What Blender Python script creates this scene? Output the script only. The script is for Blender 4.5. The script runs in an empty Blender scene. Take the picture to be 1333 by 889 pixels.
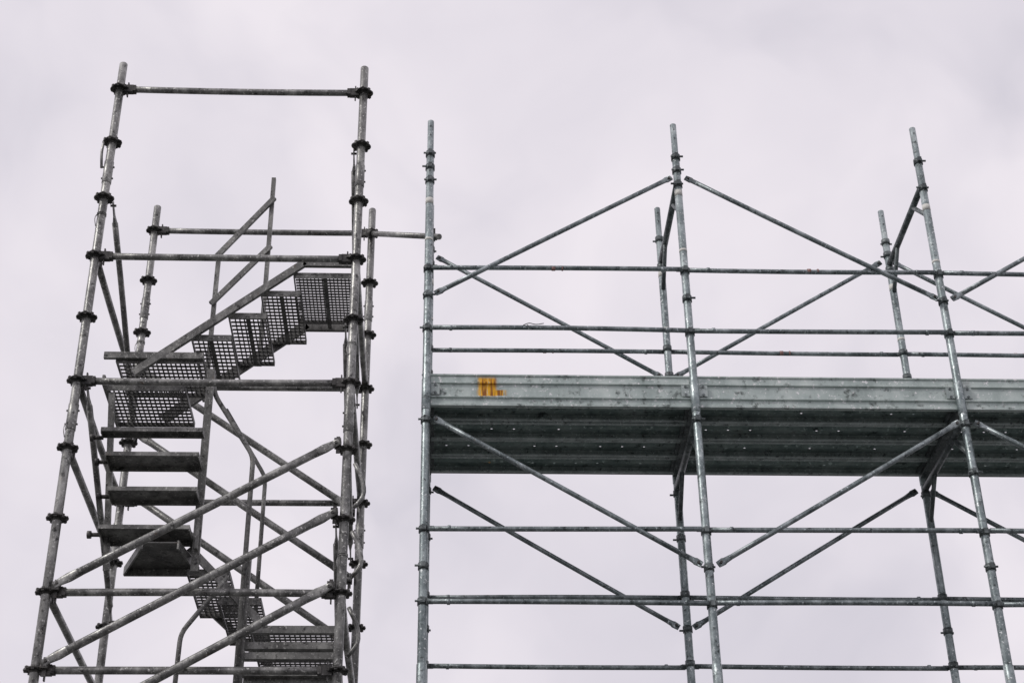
import bpy, math, random
from mathutils import Vector, Matrix
random.seed(7)
EYE=1.6
sc=bpy.context.scene
def V(x,y,h): return Vector((x,y,h+EYE))   # h = height above eye level

# ---------------------------------------------------------------- materials
def nodes(name):
    m=bpy.data.materials.new(name); m.use_nodes=True
    nt=m.node_tree; b=nt.nodes['Principled BSDF']; return m,nt,b
def N(nt,t,**k):
    n=nt.nodes.new(t)
    for a,v in k.items():
        if a in n.inputs.keys(): n.inputs[a].default_value=v
        else: setattr(n,a,v)
    return n
def ramp(nt,stops):
    r=nt.nodes.new('ShaderNodeValToRGB'); e=r.color_ramp.elements
    e[0].position,e[0].color=stops[0][0],(*stops[0][1],1); e[1].position,e[1].color=stops[-1][0],(*stops[-1][1],1)
    for p,c in stops[1:-1]:
        x=e.new(p); x.color=(*c,1)
    return r
def steel(name,dark,mid,light,metal=.35,rough=.5,rust=.5,stain=False,scale=1.0):
    m,nt,b=nodes(name); L=nt.links.new
    tc=N(nt,'ShaderNodeTexCoord')
    mp=N(nt,'ShaderNodeMapping'); mp.inputs['Scale'].default_value=(1,1,.55); L(tc.outputs['Object'],mp.inputs[0])
    n1=N(nt,'ShaderNodeTexNoise',Scale=9*scale,Detail=7.0,Roughness=.68); L(mp.outputs[0],n1.inputs['Vector'])
    r1=ramp(nt,[(.33,dark),(.5,mid),(.66,light)]); L(n1.outputs[0],r1.inputs[0])
    n2=N(nt,'ShaderNodeTexNoise',Scale=60*scale,Detail=3.0,Roughness=.6); L(tc.outputs['Object'],n2.inputs['Vector'])
    r2=ramp(nt,[(.6,(0,0,0)),(.68,(1,1,1))]); L(n2.outputs[0],r2.inputs[0])
    mx=N(nt,'ShaderNodeMix',data_type='RGBA'); L(r2.outputs[0],mx.inputs[0]); L(r1.outputs[0],mx.inputs[6])
    mx.inputs[7].default_value=(*[min(.75,c*1.5) for c in light],1)
    n3=N(nt,'ShaderNodeTexNoise',Scale=23*scale,Detail=5.0,Roughness=.7); L(tc.outputs['Object'],n3.inputs['Vector'])
    r3=ramp(nt,[(.56,(0,0,0)),(.68,(1,1,1))]); L(n3.outputs[0],r3.inputs[0])
    g=N(nt,'ShaderNodeMix',data_type='RGBA'); L(r3.outputs[0],g.inputs[0]); L(mx.outputs[2],g.inputs[6]); g.inputs[7].default_value=(*[c*.35 for c in dark],1)
    n4=N(nt,'ShaderNodeTexNoise',Scale=14*scale,Detail=6.0,Roughness=.75); 
    mp4=N(nt,'ShaderNodeMapping'); mp4.inputs['Location'].default_value=(7,3,5); L(tc.outputs['Object'],mp4.inputs[0]); L(mp4.outputs[0],n4.inputs['Vector'])
    r4=ramp(nt,[(.62,(0,0,0)),(.72,(rust,rust,rust))]); L(n4.outputs[0],r4.inputs[0])
    q=N(nt,'ShaderNodeMix',data_type='RGBA'); L(r4.outputs[0],q.inputs[0]); L(g.outputs[2],q.inputs[6]); q.inputs[7].default_value=(.15,.08,.035,1)
    out=q
    if stain:
        sx=N(nt,'ShaderNodeSeparateXYZ'); L(tc.outputs['Object'],sx.inputs[0])
        def band(sock,c,w):
            a=N(nt,'ShaderNodeMath',operation='SUBTRACT'); L(sock,a.inputs[0]); a.inputs[1].default_value=c
            ab=N(nt,'ShaderNodeMath',operation='ABSOLUTE'); L(a.outputs[0],ab.inputs[0])
            mr=N(nt,'ShaderNodeMapRange',interpolation_type='SMOOTHSTEP'); L(ab.outputs[0],mr.inputs[0])
            mr.inputs[1].default_value=w*.75; mr.inputs[2].default_value=w*1.1; mr.inputs[3].default_value=1; mr.inputs[4].default_value=0
            return mr.outputs[0]
        bx=band(sx.outputs[0],.305,.10); bx2=band(sx.outputs[0],.275,.065)
        bz=band(sx.outputs[2],7.185,.024); bz2=band(sx.outputs[2],7.225,.08)
        def mul(a,c):
            k=N(nt,'ShaderNodeMath',operation='MULTIPLY'); L(a,k.inputs[0]); L(c,k.inputs[1]); return k.outputs[0]
        mxm=N(nt,'ShaderNodeMath',operation='MAXIMUM'); L(mul(bx,bz),mxm.inputs[0]); L(mul(bx2,bz2),mxm.inputs[1])
        ns=N(nt,'ShaderNodeTexNoise',Scale=38.0,Detail=3.0); mps=N(nt,'ShaderNodeMapping'); mps.inputs['Scale'].default_value=(1.5,.3,.12)
        L(tc.outputs['Object'],mps.inputs[0]); L(mps.outputs[0],ns.inputs['Vector'])
        rs=ramp(nt,[(.36,(0,0,0)),(.44,(1,1,1))]); L(ns.outputs[0],rs.inputs[0])
        fac=mul(mxm.outputs[0],rs.outputs[0])
        rc=ramp(nt,[(.47,(.80,.42,.008)),(.60,(.26,.09,.01))]); L(ns.outputs[0],rc.inputs[0])
        w=N(nt,'ShaderNodeMix',data_type='RGBA'); L(fac,w.inputs[0]); L(q.outputs[2],w.inputs[6]); L(rc.outputs[0],w.inputs[7])
        out=w
    L(out.outputs[2],b.inputs['Base Color'])
    b.inputs['Metallic'].default_value=metal
    rr=N(nt,'ShaderNodeMapRange'); L(n3.outputs[0],rr.inputs[0]); rr.inputs[3].default_value=rough-.15; rr.inputs[4].default_value=rough+.2
    L(rr.outputs[0],b.inputs['Roughness'])
    bp=N(nt,'ShaderNodeBump',Strength=.3,Distance=.004); L(n2.outputs[0],bp.inputs['Height']); L(bp.outputs[0],b.inputs['Normal'])
    return m
M_T =steel('weathered_steel',(.085,.085,.082),(.205,.205,.197),(.41,.41,.39),rust=.75,metal=.45,rough=.36)
M_TD=steel('dark_steel',(.025,.024,.024),(.055,.053,.05),(.12,.115,.11),rust=.6,rough=.5)
M_G =steel('galvanised_steel',(.115,.145,.147),(.25,.295,.30),(.48,.54,.54),rust=.4,metal=.45,rough=.36)
M_GD=steel('galvanised_dark',(.04,.05,.052),(.095,.11,.113),(.20,.225,.225),rust=.35,rough=.45)
M_GR=steel('galvanised_rail',(.08,.10,.105),(.18,.21,.215),(.36,.40,.41),rust=.4,rough=.38,metal=.45)
M_B =steel('galvanised_board',(.29,.345,.33),(.41,.475,.455),(.53,.59,.565),metal=.2,rust=.25,stain=True,scale=.6)
M_BD=steel('galvanised_plate',(.22,.26,.255),(.33,.38,.37),(.45,.50,.49),metal=.2,rust=.4)
M_P =steel('plank_steel',(.13,.18,.172),(.24,.305,.29),(.36,.42,.405),metal=.25,rust=.3,scale=.5)
M_S =steel('stair_steel',(.075,.075,.072),(.155,.155,.148),(.29,.29,.275),rust=.5)
M_SG=steel('grating_steel',(.04,.04,.039),(.085,.084,.08),(.17,.168,.16),rust=.5)
M_LB,nt,b=nodes('paper_label'); b.inputs['Base Color'].default_value=(.6,.6,.56,1); b.inputs['Roughness'].default_value=.7
M_RT,nt,b=nodes('red_tape'); b.inputs['Base Color'].default_value=(.30,.17,.15,1); b.inputs['Roughness'].default_value=.6

# ---------------------------------------------------------------- mesh builder
class MB:
    def __init__(s): s.v=[];s.f=[];s.sm=[];s.mi=[]
    def _frame(s,d):
        d=d.normalized(); u=Vector((0,0,1)) if abs(d.z)<.9 else Vector((0,1,0))
        a=d.cross(u).normalized(); return a,a.cross(d).normalized()
    def ring_tube(s,pts,rads,seg=14,mi=0,caps=True):
        n0=len(s.v); 
        for i,p in enumerate(pts):
            d=(pts[min(i+1,len(pts)-1)]-pts[max(i-1,0)])
            if d.length<1e-9: d=pts[-1]-pts[0]
            if i==0: a,b_=s._frame(d)
            else:
                d.normalize(); a=(a-d*a.dot(d)).normalized(); b_=a.cross(d).normalized()
            for k in range(seg):
                t=2*math.pi*k/seg; s.v.append(p+(a*math.cos(t)+b_*math.sin(t))*rads[i])
        for i in range(len(pts)-1):
            for k in range(seg):
                A=n0+i*seg+k;B=n0+i*seg+(k+1)%seg
                s.f.append((A,B,B+seg,A+seg));s.sm.append(abs(rads[i]-rads[i+1])<.004 or (pts[i]-pts[i+1]).length>.02);s.mi.append(mi)
        if caps:
            s.f.append(tuple(n0+k for k in range(seg))[::-1]);s.sm.append(False);s.mi.append(mi)
            e=n0+(len(pts)-1)*seg
            s.f.append(tuple(e+k for k in range(seg)));s.sm.append(False);s.mi.append(mi)
    def tube(s,a,b,r,seg=14,mi=0,sag=0.0):
        if sag:
            n=6; pts=[];off=Vector((random.uniform(-1,1),random.uniform(-1,1),random.uniform(-1,1)))*sag
            for i in range(n+1):
                t=i/n; pts.append(a.lerp(b,t)+off*math.sin(math.pi*t))
            s.ring_tube(pts,[r]*(n+1),seg,mi)
        else: s.ring_tube([a,b],[r,r],seg,mi)
    def poly(s,pts,r,seg=12,mi=0):
        out=[pts[0]]
        for i in range(1,len(pts)-1):
            p=pts[i];d0=(pts[i-1]-p);d1=(pts[i+1]-p);l=min(.06,d0.length/2,d1.length/2)
            A=p+d0.normalized()*l;B=p+d1.normalized()*l
            for t in (0,.25,.5,.75,1): out.append(A*(1-t)**2+p*2*t*(1-t)+B*t*t)
        out.append(pts[-1]); s.ring_tube(out,[r]*len(out),seg,mi)
    def box(s,c,ax,h,mi=0):
        n0=len(s.v)
        for sx in(-1,1):
            for sy in(-1,1):
                for sz in(-1,1): s.v.append(c+ax[0]*(sx*h[0])+ax[1]*(sy*h[1])+ax[2]*(sz*h[2]))
        for q in((0,1,3,2),(4,6,7,5),(0,4,5,1),(2,3,7,6),(0,2,6,4),(1,5,7,3)):
            s.f.append(tuple(n0+i for i in q));s.sm.append(False);s.mi.append(mi)
    def abox(s,x0,x1,y0,y1,h0,h1,mi=0):
        s.box(V((x0+x1)/2,(y0+y1)/2,(h0+h1)/2),(Vector((1,0,0)),Vector((0,1,0)),Vector((0,0,1))),(abs(x1-x0)/2,abs(y1-y0)/2,abs(h1-h0)/2),mi)
    def beam(s,a,b,w,h,mi=0):
        d=(b-a); L=d.length; d.normalize(); u=Vector((0,0,1)) if abs(d.z)<.95 else Vector((0,1,0))
        x=d.cross(u).normalized(); z=x.cross(d).normalized()
        s.box((a+b)/2,(d,x,z),(L/2,w/2,h/2),mi)
    def sweepX(s,prof,x0,x1,mi=0):
        n0=len(s.v)
        for x in (x0,x1):
            for y,h in prof: s.v.append(V(x,y,h))
        n=len(prof)
        for i in range(n-1):
            s.f.append((n0+i,n0+i+1,n0+n+i+1,n0+n+i));s.sm.append(False);s.mi.append(mi)
    def obj(s,name,parent,mats):
        me=bpy.data.meshes.new(name); me.from_pydata([tuple(p) for p in s.v],[],s.f); me.update()
        for m in mats: me.materials.append(m)
        me.polygons.foreach_set('use_smooth',s.sm); me.polygons.foreach_set('material_index',s.mi)
        o=bpy.data.objects.new(name,me); sc.collection.objects.link(o); o.parent=parent; return o
def empty(name):
    o=bpy.data.objects.new(name,None); sc.collection.objects.link(o); return o

X,Y,Z=Vector((1,0,0)),Vector((0,1,0)),Vector((0,0,1))
# ================================================================ STAIR TOWER
tower=empty('scaffold_stair_tower')
XL,XR=-2.432,-.636; YF,YB=9.534,11.317; Z0=8.105
lev=lambda i: Z0-.5*i
posts=MB(); ros=MB(); led=MB(); br=MB()
RP=.0300
for (x,y,top) in((XL,YF,8.351),(XR,YF,8.351),(XL,YB,8.351),(XR,YB,8.351)):
    base=-EYE+.03
    posts.ring_tube([V(x,y,base),V(x,y,top-.005),V(x,y,top)],[RP,RP,RP-.003],18,0)
    posts.ring_tube([V(x,y,top-.002),V(x,y,top+.001)],[RP-.006,RP-.006],14,1)
    for hh in (7.33,5.33,3.33,1.33):
        posts.ring_tube([V(x,y,hh-.10),V(x,y,hh-.095),V(x,y,hh+.095),V(x,y,hh+.10)],[RP,RP+.004,RP+.004,RP],18,0)
        for s_ in(-.05,.05): posts.tube(V(x-RP-.012,y,hh+s_),V(x+RP+.012,y,hh+s_),.007,8,1)
    posts.abox(x-.075,x+.075,y-.075,y+.075,-EYE+.004,-EYE+.014,1)
    posts.tube(V(x,y,-EYE+.014),V(x,y,-EYE+.3),.018,12,1)
    for i in range(0,19):
        h=lev(i); n0=len(ros.v); seg=32; t=.0065
        a0=random.uniform(-.15,.15)
        def rr(k):
            c=math.cos(4*(2*math.pi*k/seg)); return .0675+.0045*c
        loops=[(-t,.92),(-t*.4,1.0),(t*.4,1.0),(t,.92)]
        for z,s_ in loops:
            for k in range(seg):
                an=2*math.pi*k/seg+a0; ros.v.append(V(x+math.cos(an)*rr(k)*s_,y+math.sin(an)*rr(k)*s_,h+z))
        for li in range(3):
            for k in range(seg):
                A=n0+li*seg+k;B=n0+li*seg+(k+1)%seg
                ros.f.append((A,B,B+seg,A+seg));ros.sm.append(True);ros.mi.append(0)
        ros.f.append(tuple(n0+k for k in range(seg))[::-1]);ros.sm.append(False);ros.mi.append(0)
        ros.f.append(tuple(n0+3*seg+k for k in range(seg)));ros.sm.append(False);ros.mi.append(0)
        ros.ring_tube([V(x,y,h-.018),V(x,y,h+.018)],[.037,.037],16,0)
        for k in range(8):
            an=2*math.pi*k/8+a0; 
            d=Vector((math.cos(an),math.sin(an),0)); e=Vector((-math.sin(an),math.cos(an),0))
            ros.box(V(x,y,h)+d*.055,(d,e,Z),(.012,.009,.0125),0)
def wedge_head(mb,p,d,mi=1):
    e=Vector((-d.y,d.x,0))
    mb.box(p+d*.066,(d,e,Z),(.034,.019,.032),mi)
    mb.box(p+d*.108,(d,e,Z),(.012,.025,.025),mi)
    mb.box(p+d*.060-Z*.004,(d,e,Z),(.0045,.011,.064),mi)
def ledger(x0,y0,x1,y1,h,r=.0240,mb=None,jit=True):
    mb=mb or led
    a,b=V(x0,y0,h),V(x1,y1,h); d=(b-a).normalized()
    mb.tube(a+d*.10,b-d*.10,r,14,0,sag=.005 if jit else 0)
    wedge_head(mb,a,d); wedge_head(mb,b,-d)
for i in (0,3,5,8,9,11,13,15,17): ledger(XL,YF,XR,YF,lev(i))
for i in (0,3,5,8,11,13,15,17): ledger(XL,YB,XR,YB,lev(i))
for x in(XL,XR):
    for i in ((3,5,6,8,11,13,15,17) if x<-1 else (3,5,8,11,13,15,17)): ledger(x,YF,x,YB,lev(i))
led.obj('ledgers',tower,[M_T,M_TD])
def brace(mb,a,b,r,off,flat=.16,mi=0,pin=True):
    a=a+off;b=b+off; d=(b-a).normalized(); u=off.normalized() if off.length>0 else Y
    w=d.cross(u).normalized()
    mb.tube(a+d*flat,b-d*flat,r,14,mi,sag=.006)
    for p,s_ in((a,d),(b,-d)):
        n0=len(mb.v); st=[(0,.022,.006),(.045,.026,.006),(flat*.65,r*1.25,.007),(flat+.02,r*1.02,r*1.0)]
        seg=12
        for q,ww,tt in st:
            for k in range(seg):
                an=2*math.pi*k/seg; mb.v.append(p+s_*q+w*math.cos(an)*ww+u*math.sin(an)*tt)
        for i in range(len(st)-1):
            for k in range(seg):
                A=n0+i*seg+k;B=n0+i*seg+(k+1)%seg; mb.f.append((A,B,B+seg,A+seg));mb.sm.append(True);mb.mi.append(mi)
        mb.f.append(tuple(n0+k for k in range(seg)));mb.sm.append(False);mb.mi.append(mi)
        if pin:
            q=p+s_*.025
            mb.tube(q-u*.02,q+u*.02,.009,10,1)
def tbrace(xa,ha,xb,hb,y,side):
    off=Vector((0,side*.062,0))
    A,B=V(xa,y,ha),V(xb,y,hb); d=(B-A).normalized()
    brace(br,A+X*(.05 if xb>xa else -.05),B-X*(.05 if xb>xa else -.05),.0265,off)
    for p,sg in((A,1 if xb>xa else -1),(B,-1 if xb>xa else 1)):
        br.box(p+X*sg*.062+Y*side*.03,(X,Y,Z),(.022,.032,.026),1)
        br.box(p+X*sg*.06+Y*side*.03-Z*.01,(X,Y,Z),(.012,.005,.06),1)
for i in (6,7,8,12,14): tbrace(XR,lev(i)+.03,XL,lev(i+2)+.02,YF,-1)
for h in (6.72,6.17,5.66,3.3,1.8): tbrace(XL,h,XR,h-1.2,YB,-1)
for (x,i0,i1) in((XL,2,4),(XL,5,7),(XR,1,3.4),(XR,4,6),(XL,10,12),(XR,10,12),(XR,7,9)):
    brace(br,V(x,YF+.05,lev(i0)),V(x,YB-.05,lev(i1)),.022,X*(.055 if x<-1 else -.055))
br.obj('diagonal_braces',tower,[M_T,M_TD])
posts.obj('standards',tower,[M_T,M_TD]); ros.obj('rosettes',tower,[M_TD])
hl=MB()
for h in (5.05,4.55,4.02):
    hl.poly([V(XR+.03,YF+.35,h+.14),V(XR+.085,YF+.35,h+.03),V(XR+.105,YF+.35,h-.10),V(XR+.03,YF+.35,h-.19)],.015,8,0)
hl.poly([V(XL-.05,YF-.02,7.63),V(XL-.06,YF-.03,7.5),V(XL-.045,YF-.02,7.36)],.010,8,0)
for (x,y,h,r_) in((XL,YF,6.95,RP),(XL,YF,5.28,RP),(XR,YF,5.9,RP),(XR,YF,4.35,RP),(XL,YB,7.0,RP)):
    for q in(0,.012): hl.ring_tube([V(x,y,h+q),V(x,y,h+q+.006)],[r_+.004,r_+.004],14,0)
    hl.poly([V(x-.02,y-r_,h),V(x-.035,y-r_-.02,h-.05),V(x-.02,y-r_-.015,h-.12)],.003,6,0)
hl.obj('locking_handles',tower,[M_T])

# ---- stairs
st=MB()
def grating(x0,x1,y0,y1,h,px=.034,py=.050,frame=.045):
    w=.0070
    nx=max(2,round((x1-x0)/px)); ny=max(2,round((y1-y0)/py))
    for i in range(1,nx):
        x=x0+(x1-x0)*i/nx; st.abox(x-w/2,x+w/2,y0,y1,h-.016,h,1)
    for j in range(1,ny):
        y=y0+(y1-y0)*j/ny; st.abox(x0,x1,y-.0055,y+.0055,h-.014,h-.002,1)
    st.abox(x0-.004,x1+.004,y0-.006,y0,h-frame,h+.003,0); st.abox(x0-.004,x1+.004,y1,y1+.006,h-.035,h+.003,1)
    st.abox(x0-.010,x0-.004,y0-.006,y1+.006,h-.035,h+.003,1); st.abox(x1+.004,x1+.010,y0-.006,y1+.006,h-.035,h+.003,1)
SY0,SY1=10.15,10.84
grating(-2.33,-1.73,SY0,10.64,6.16); grating(-2.40,-1.86,10.26,10.80,6.00)
st.abox(-2.42,-2.40,10.15,10.85,5.95,6.02,0)
grating(-1.82,-1.55,SY0+.01,SY1-.01,6.36); grating(-1.57,-1.31,SY0+.01,SY1-.01,6.55); grating(-1.35,-1.08,SY0+.01,SY1-.01,6.745,py=.044)
grating(-1.12,-.70,SY0,SY1-.06,6.90,px=.028,py=.038)
for x,h in((-1.69,6.33),(-1.44,6.52),(-1.21,6.715),(-.9,6.87)): st.beam(V(x,SY0,h),V(x,SY1,h),.03,.012,1)
st.beam(V(-2.20,SY0-.03,6.02),V(-1.05,SY0-.03,6.975),.03,.055,0)
st.beam(V(-1.06,SY0-.03,6.965),V(-.70,SY0-.03,6.965),.03,.05,0)
st.beam(V(-2.42,SY0-.03,6.16),V(-1.72,SY0-.03,6.16),.028,.05,0)
st.beam(V(-2.10,SY1+.02,6.06),V(-1.08,SY1+.02,6.90),.03,.075,1)
st.beam(V(-1.09,SY1+.02,6.88),V(-.70,SY1+.02,6.88),.03,.06,1)
yy=11.0
for x,h0,h1 in((-1.83,6.30,7.63),(-1.44,6.62,8.42)): st.beam(V(x,yy,h0),V(x,yy,h1),.034,.034,0)
st.beam(V(-1.85,yy-.03,7.60),V(-1.42,yy-.03,8.20),.028,.04,0); st.beam(V(-1.85,yy-.03,7.16),V(-1.42,yy-.03,7.72),.028,.04,0)
tr=[(-2.27,-1.60,5.335,.07),(-2.23,-1.62,5.18,.20),(-2.20,-1.62,4.95,.19),(-2.24,-1.65,4.70,.24)]
for k,(xa,xb,h,dp) in enumerate(tr):
    y0=9.68+.05*k
    st.abox(xa,xb,y0,y0+dp,h-.006,h,0)
    st.abox(xa,xb,y0-.006,y0,h-.025,h+.004,0); st.abox(xa,xb,y0+dp,y0+dp+.006,h-.035,h+.004,0)
    st.abox(xa,xa+.006,y0,y0+dp,h-.035,h-.006,0); st.abox(xb-.006,xb,y0,y0+dp,h-.035,h-.006,0)
    st.tube(V(xa-.07,y0+.10,h-.02),V(xa,y0+.10,h-.02),.014,10,2); st.tube(V(xa-.085,y0+.10,h-.02),V(xa-.06,y0+.10,h-.02),.026,10,2)
st.beam(V(-1.605,9.80,5.86),V(-1.63,10.05,4.48),.05,.03,0)
st.beam(V(-2.27,9.86,5.70),V(-2.20,10.05,4.48),.04,.03,0)
n0=len(st.v)
for z in(4.60,4.592):
    for x,y in((-1.95,9.86),(-1.72,9.86),(-1.64,10.28),(-2.13,10.28)): st.v.append(V(x,y,z))
for q in((0,1,2,3),(7,6,5,4),(0,4,5,1),(1,5,6,2),(2,6,7,3),(3,7,4,0)): st.f.append(tuple(n0+i for i in q));st.sm.append(False);st.mi.append(1)
st.beam(V(-1.95,9.86,4.58),V(-2.13,10.28,4.58),.012,.06,0);st.beam(V(-1.72,9.86,4.58),V(-1.64,10.28,4.58),.012,.06,0);st.beam(V(-2.13,10.28,4.58),V(-1.64,10.28,4.58),.012,.07,0)
LY0,LY1=10.12,10.85
grating(-1.68,-1.42,LY0,LY1,4.52); grating(-1.46,-1.20,LY0,LY1,4.32); grating(-1.24,-.70,LY0,LY1,4.12)
st.beam(V(-1.68,LY0-.03,4.66),V(-1.18,LY0-.03,4.14),.03,.05,0); st.beam(V(-1.26,LY0-.03,4.09),V(-.70,LY0-.03,4.09),.03,.05,0)
st.beam(V(-1.68,LY1+.03,4.60),V(-1.18,LY1+.03,4.14),.03,.05,1)
for j,(hh,yy) in enumerate(((3.98,LY0-.02),(3.90,LY0-.05),(3.80,LY0-.02))): st.beam(V(-1.27,yy,hh),V(-.68,yy,hh),.05,.045,0)
st.abox(-1.27,-.68,10.13,10.5,3.74,3.78,0)
st.poly([V(-1.62,10.0,5.95),V(-1.60,10.0,5.78),V(-1.30,10.0,5.30),V(-1.30,10.0,3.2)],.017,12,0)
st.poly([V(-1.60,10.6,6.0),V(-1.28,10.6,5.45),V(-1.28,10.6,4.1)],.015,12,0)
st.poly([V(-1.68,10.0,3.3),V(-1.67,10.0,4.03),V(-1.40,10.0,4.42)],.016,12,0)
st.beam(V(-1.62,9.98,4.60),V(-1.62,9.98,5.86),.02,.045,0)
st.beam(V(-1.28,10.05,3.2),V(-1.28,10.05,4.6),.03,.05,0)
for k in range(10):
    st.abox(-2.2+.17*k,-2.2+.17*k+.22,10.2,10.95,1.6+.2*k-.03,1.6+.2*k,0)
    st.abox(-.9-.17*k-.22,-.9-.17*k,10.2,10.95,-.45+.2*k-.03,-.45+.2*k,0)
st.beam(V(-2.3,10.17,1.45),V(-.6,10.17,3.45),.03,.09,0); st.beam(V(-.75,10.17,-.6),V(-2.45,10.17,1.4),.03,.09,0)
st.beam(V(-2.3,10.98,1.45),V(-.6,10.98,3.45),.03,.09,0); st.beam(V(-.75,10.98,-.6),V(-2.45,10.98,1.4),.03,.09,0)
st.obj('staircase',tower,[M_S,M_SG,M_TD])

# ================================================================ FRAME SCAFFOLD
sca=empty('frame_scaffold')
XS=[-.133+1.799*i for i in range(5)]; RF,RB=9.581,10.620; TOP=7.884
fp=MB(); rl=MB(); rb=MB(); dk=MB(); tb=MB(); lb=MB()
R=.0278
def collar(x,y,h,r=R,s_=1):
    fp.ring_tube([V(x,y,h-.022),V(x,y,h+.022)],[r+.006,r+.006],16,1)
    fp.box(V(x+.0,y-.036*s_,h),(X,Y,Z),(.014,.014,.018),1)
    j=random.uniform(-.012,.012)
    fp.tube(V(x-.045+j,y-.02*s_,h),V(x+.045+j,y-.02*s_,h),.0075,8,1)
for xi,x in enumerate(XS):
    for y,sd in((RF,1),(RB,-1)):
        fp.ring_tube([V(x,y,-EYE+.03),V(x,y,7.56),V(x,y,7.565),V(x,y,TOP-.003),V(x,y,TOP)],[R,R,R-.0045,R-.0045,R-.007],18,0)
        for hh in (TOP-.06,TOP-.14): fp.tube(V(x,y-.026,hh),V(x,y+.026,hh),.006,8,1)
        for hh in (5.55,3.55,1.55): fp.ring_tube([V(x,y,hh-.12),V(x,y,hh-.115),V(x,y,hh+.115),V(x,y,hh+.12)],[R,R+.0035,R+.0035,R],18,0)
        fp.abox(x-.075,x+.075,y-.075,y+.075,-EYE+.004,-EYE+.014,1); fp.tube(V(x,y,-EYE+.014),V(x,y,-EYE+.3),.017,12,1)
        for hh in (7.57,7.46,7.32,6.56,6.34,6.06,5.36,5.0,4.56,4.31,4.06,3.35,2.56,2.06,1.3,.56,.06,-.7):
            if hh in(7.46,5.0) and random.random()<.5: continue
            collar(x,y,hh+random.uniform(-.012,.012),s_=sd)
        lb.ring_tube([V(x,y,7.12+.1*(xi%2)),V(x,y,7.17+.1*(xi%2))],[R+.001,R+.001],16,0)
        lb.ring_tube([V(x,y,6.80-.07*(xi%3)),V(x,y,6.82-.07*(xi%3))],[R+.001,R+.001],16,0)
    for hh in (7.36,5.40,3.40,1.40,-.6):
        fp.tube(V(x,RF,hh),V(x,RB,hh),.024,14,1)
        fp.tube(V(x,RF+.28,hh),V(x,RF,hh-.28),.0165,12,1); fp.tube(V(x,RB-.28,hh),V(x,RB,hh-.28),.0165,12,1)
    fp.abox(x-.032,x+.032,RF+.035,RB-.035,5.472,5.492,1); fp.abox(x-.012,x+.012,RF+.035,RB-.035,5.492,5.55,1)
fp.obj('frames',sca,[M_G,M_GD]); lb.obj('labels',sca,[M_LB])
for i in range(len(XS)-1):
    a,b=XS[i],XS[i+1]
    for y,sd in((RF,-1),(RB,1)):
        for hh in (6.56,6.06,4.56,4.06,2.56,2.06,.56,.06):
            yy=y+sd*.03; r=.0168
            j=random.uniform(-.006,.006)
            rl.tube(V(a+.03,yy,hh+j),V(b-.03,yy,hh-j),r,12,0,sag=.006)
            for xx,dd in((a+.03,1),(b-.03,-1)):
                rl.box(V(xx+dd*.012,yy,hh),(X,Y,Z),(.022,.006,.014),1)
                rl.tube(V(xx+dd*.12,yy,hh),V(xx+dd*.14,yy,hh),r+.0022,12,0)
            if hh==6.56 and i<3: rl.tube(V(a+.86,yy,hh),V(a+.885,yy,hh),r+.0012,12,2); rl.tube(V(a+.93,yy,hh),V(a+.94,yy,hh),r+.0012,12,2)
        up=(i%2==0)==(y==RF)
        for h0,h1 in((6.33,7.36),(4.31,5.35),(2.3,3.35),(.3,1.35)):
            if y==RB and h0>6: h0,h1=6.35,7.42
            if y==RB and h0>4 and h0<6: h0,h1=4.35,5.41
            u=up if (h0>6 or y==RB) else not up
            hs,he=(h0,h1) if u else (h1,h0)
            brace(rb,V(a+.05,y,hs),V(b-.05,y,he),.0168,Y*sd*.045,flat=.09)
rl.poly([V(.52,RF-.05,6.075),V(.56,RF-.06,6.09),V(.60,RF-.05,6.08),V(.66,RF-.06,6.085)],.003,6,1); rl.poly([V(.55,RF-.05,6.08),V(.56,RF-.055,6.03),V(.58,RF-.05,6.05)],.003,6,1)
rl.obj('guardrails',sca,[M_GR,M_GD,M_RT]); rb.obj('cross_braces',sca,[M_GR,M_TD])
def plank(x0,x1,y0,y1,hb):
    ht=hb+.052
    w=y1-y0
    xs=[x0]; hx=[]
    x=x0+.12
    while x<x1-.1:
        xs+=[x-.0065,x+.0065]; hx.append(len(xs)-2); x+=.155
    xs.append(x1)
    ys=[y0,y0+w*.28-.0055,y0+w*.28+.0055,y0+w*.36,y0+w*.40,y0+w*.44,y0+w*.56,y0+w*.60,y0+w*.64,y0+w*.74-.0055,y0+w*.74+.0055,y1]
    dz=[0,0,0,0,-.018,0,0,-.018,0,0,0,0]
    n0=len(dk.v)
    for xx in xs:
        for yy,d in zip(ys,dz): dk.v.append(V(xx,yy,ht+d))
    ny=len(ys)
    for i in range(len(xs)-1):
        for j in range(ny-1):
            if i in hx and ((j==1 and random.random()<.6) or (j==9 and random.random()<.4)): continue
            A=n0+i*ny+j; dk.f.append((A,A+1,A+ny+1,A+ny));dk.sm.append(False);dk.mi.append(0)
    dk.sweepX([(y0,ht),(y0,hb),(y0+.028,hb),(y0+.028,hb+.010)],x0,x1,3)
    dk.sweepX([(y1,ht),(y1,hb),(y1-.028,hb),(y1-.028,hb+.010)],x0,x1,3)
    for xx in (x0+.02,x1-.02): dk.abox(xx-.012,xx+.012,y0+.002,y1-.002,hb+.004,ht-.019,1)
    for t in (.2,.47,.74):
        xx=x0+(x1-x0)*t+random.uniform(-.05,.05); dk.abox(xx-.04,xx+.04,y0+w*.12,y0+w*.18,ht-.012,ht-.002,2)
    for yy in (y0+.05,y1-.05):
        for xx,s_ in((x0,-1),(x1,1)): dk.abox(xx-.012,xx+.012,yy-.012,yy+.012,hb-.004,hb+.03,1)
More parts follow.
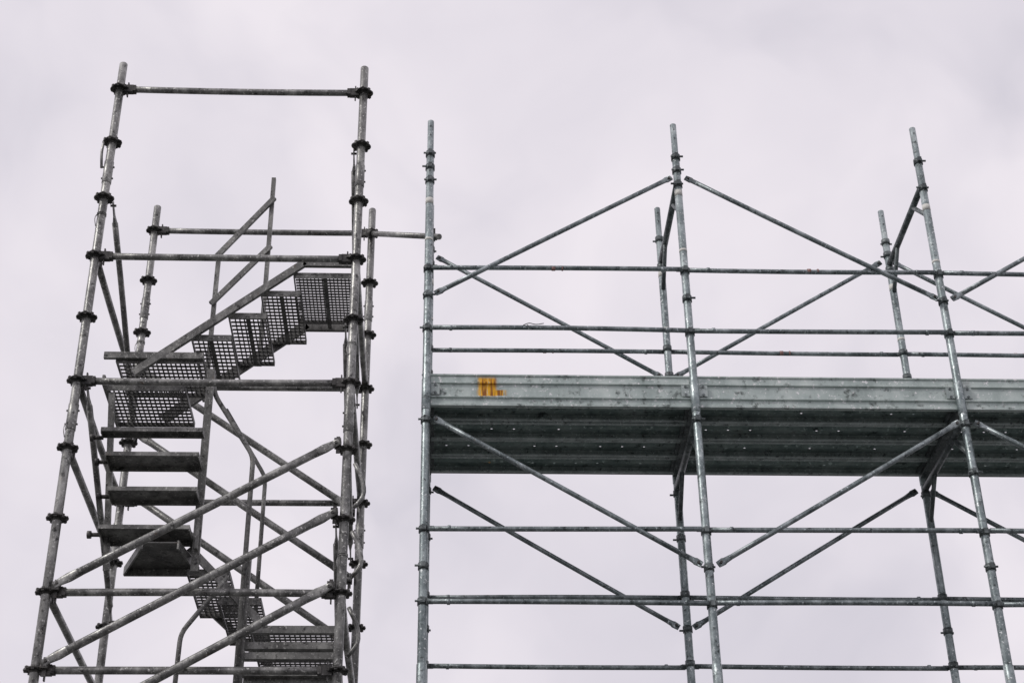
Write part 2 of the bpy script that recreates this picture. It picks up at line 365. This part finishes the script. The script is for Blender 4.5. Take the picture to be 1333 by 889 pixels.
for i in range(len(XS)-1):
    a,b=XS[i]+.018,XS[i+1]-.018
    W=(RB-RF-.03)/4
    for k in range(4):
        y0=RF+.03+W*k; plank(a,b,y0+.005,y0+W-.005,5.505+random.uniform(-.004,.004))
    a,b=XS[i]+.030,XS[i+1]-.030
    for y,sd in((RF+.026,-1),(RB+.01,1)):
        p=[(.016,5.712),(0,5.722),(-.012,5.722),(-.012,5.712),(-.004,5.706),(-.004,5.672),(-.014,5.664),(-.014,5.652),(0,5.646),(0,5.56),(-.016,5.553),(-.016,5.543),(-.002,5.536),(-.002,5.505),(-.014,5.497),(-.014,5.480),(.02,5.480)]
        if sd>0: p=[(q,max(h,5.515)) for q,h in p]
        tb.sweepX([(y-sd*q,h) for q,h in p],a-.012,b+.012,0)
        for xx,s_ in((a,1),(b,-1)):
            tb.box(V(xx+s_*.03,y+sd*.019,5.60),(X,Y,Z),(.028,.004,.042),2)
            for zz in(5.57,5.63): tb.tube(V(xx+s_*.03,y+sd*.018,zz),V(xx+s_*.03,y+sd*.030,zz),.009,8,1)
dk.obj('deck_planks',sca,[M_P,M_GD,M_TD,M_BD]); tb.obj('side_boards',sca,[M_B,M_GD,M_BD])

tie=MB()
a=V(XR,YB-.06,8.06); b_=V(XS[0],RB+.05,7.62); d=(b_-a).normalized()
tie.tube(a-d*.25,b_+d*.12,.0235,14,0)
tie.ring_tube([a-d*.03,a+d*.03],[.034,.034],14,1); tie.ring_tube([b_-d*.03,b_+d*.03],[.034,.034],14,1)
tie.box(b_+Y*-.02,(X,Y,Z),(.035,.035,.04),1)
tie.obj('tie_tube',tower,[M_T,M_TD])

# ================================================================ GROUND
gm,nt,b=nodes('gravel_ground'); L=nt.links.new
tc=N(nt,'ShaderNodeTexCoord'); n1=N(nt,'ShaderNodeTexNoise',Scale=.35,Detail=8.0); L(tc.outputs['Object'],n1.inputs['Vector'])
n2=N(nt,'ShaderNodeTexVoronoi',Scale=38.0); L(tc.outputs['Object'],n2.inputs['Vector'])
sx=N(nt,'ShaderNodeSeparateColor'); L(n2.outputs['Color'],sx.inputs[0])
r=ramp(nt,[(.3,(.12,.125,.12)),(.7,(.20,.205,.20))]); L(n1.outputs[0],r.inputs[0])
r2=ramp(nt,[(0,(.6,.6,.6)),(1,(1,1,1))]); L(sx.outputs[0],r2.inputs[0])
mx=N(nt,'ShaderNodeMix',data_type='RGBA',blend_type='MULTIPLY'); mx.inputs[0].default_value=1; L(r.outputs[0],mx.inputs[6]); L(r2.outputs[0],mx.inputs[7])
L(mx.outputs[2],b.inputs['Base Color']); b.inputs['Roughness'].default_value=.95
bp=N(nt,'ShaderNodeBump',Strength=.6,Distance=.02); L(n2.outputs[0],bp.inputs['Height']); L(bp.outputs[0],b.inputs['Normal'])
me=bpy.data.meshes.new('ground'); S=1500
me.from_pydata([(-S,-S,0),(S,-S,0),(S,S,0),(-S,S,0)],[],[(0,1,2,3)]); me.materials.append(gm)
sc.collection.objects.link(bpy.data.objects.new('ground',me))

# ================================================================ SKY / LIGHT
w=bpy.data.worlds.new('World'); sc.world=w; w.use_nodes=True; nt=w.node_tree; L=nt.links.new
for n in list(nt.nodes): nt.nodes.remove(n)
out=nt.nodes.new('ShaderNodeOutputWorld')
SEL,SAZ=math.radians(42),math.radians(240)
sky=N(nt,'ShaderNodeTexSky',sky_type='NISHITA'); sky.sun_disc=False; sky.sun_elevation=SEL; sky.sun_rotation=SAZ
bg1=N(nt,'ShaderNodeBackground',Strength=.10); L(sky.outputs[0],bg1.inputs[0])
tc=N(nt,'ShaderNodeTexCoord')
def dirv(az,el):
    az,el=math.radians(az),math.radians(el); return (math.sin(az)*math.cos(el),math.cos(az)*math.cos(el),math.sin(el))
nw=N(nt,'ShaderNodeTexNoise',Scale=4.5,Detail=4.0,Roughness=.5); L(tc.outputs['Generated'],nw.inputs['Vector'])
wm=N(nt,'ShaderNodeVectorMath',operation='MULTIPLY_ADD'); L(nw.outputs['Color'],wm.inputs[0]); wm.inputs[1].default_value=(.26,.26,.26); 
sb=N(nt,'ShaderNodeVectorMath',operation='SUBTRACT'); L(tc.outputs['Generated'],sb.inputs[0]); sb.inputs[1].default_value=(.13,.13,.13)
L(sb.outputs[0],wm.inputs[2])
nz=N(nt,'ShaderNodeTexNoise',Scale=6.0,Detail=4.0,Roughness=.45,Distortion=.3); L(wm.outputs[0],nz.inputs['Vector'])
mr=N(nt,'ShaderNodeMapRange'); L(nz.outputs[0],mr.inputs[0]); mr.inputs[1].default_value=.3; mr.inputs[2].default_value=.7; mr.inputs[3].default_value=.34; mr.inputs[4].default_value=.66
acc=mr.outputs[0]
for az,el,rad,amp in((-6.4,37,11,.60),(14.5,38.5,4.2,.60),(15,35,8,.30),(3,20,16,.48),(-24,47,14,-.80),(6.4,44,5,-.30),(27,44,9,-.35),(-23,30,7,-.40)):
    dv=N(nt,'ShaderNodeVectorMath',operation='DISTANCE'); L(wm.outputs[0],dv.inputs[0]); dv.inputs[1].default_value=dirv(az,el)
    m2=N(nt,'ShaderNodeMapRange',interpolation_type='SMOOTHERSTEP'); L(dv.outputs[0],m2.inputs[0])
    m2.inputs[1].default_value=0; m2.inputs[2].default_value=math.radians(rad)*1.9; m2.inputs[3].default_value=amp; m2.inputs[4].default_value=0
    ad=N(nt,'ShaderNodeMath',operation='ADD'); L(acc,ad.inputs[0]); L(m2.outputs[0],ad.inputs[1]); acc=ad.outputs[0]
cr=ramp(nt,[(0,(.46,.455,.52)),(.25,(.57,.55,.62)),(.50,(.74,.70,.76)),(.75,(.88,.825,.87)),(1,(1.0,.95,.97))]); L(acc,cr.inputs[0])
bg2=N(nt,'ShaderNodeBackground',Strength=1.06); L(cr.outputs[0],bg2.inputs[0])
ms=N(nt,'ShaderNodeMixShader'); ms.inputs[0].default_value=.97; L(bg1.outputs[0],ms.inputs[1]); L(bg2.outputs[0],ms.inputs[2]); L(ms.outputs[0],out.inputs[0])
ld=bpy.data.lights.new('sun','SUN'); ld.energy=1.5; ld.angle=math.radians(12); ld.color=(1,.97,.93)
lo=bpy.data.objects.new('sun',ld); sc.collection.objects.link(lo)
sd=Vector((math.sin(SAZ)*math.cos(SEL),math.cos(SAZ)*math.cos(SEL),math.sin(SEL)))
lo.rotation_euler=sd.to_track_quat('Z','Y').to_euler(); lo.location=(0,0,30)

# ================================================================ CAMERA
pi_,ya,ro=.5571,.0463,-.0146
F=Vector((math.sin(ya)*math.cos(pi_),math.cos(ya)*math.cos(pi_),math.sin(pi_)))
Rv=Vector((math.cos(ya),-math.sin(ya),0)); U=Rv.cross(F)
R2=Rv*math.cos(ro)+U*math.sin(ro); U2=-Rv*math.sin(ro)+U*math.cos(ro)
cd=bpy.data.cameras.new('camera'); cd.sensor_width=36; cd.lens=2161/1333*36; cd.clip_start=.05; cd.clip_end=5000
co=bpy.data.objects.new('camera',cd); sc.collection.objects.link(co)
m=Matrix((R2,U2,-F)).transposed().to_4x4(); m.translation=Vector((0,0,EYE)); co.matrix_world=m
sc.camera=co
sc.view_settings.view_transform='Standard'; sc.view_settings.look='None'; sc.view_settings.exposure=0
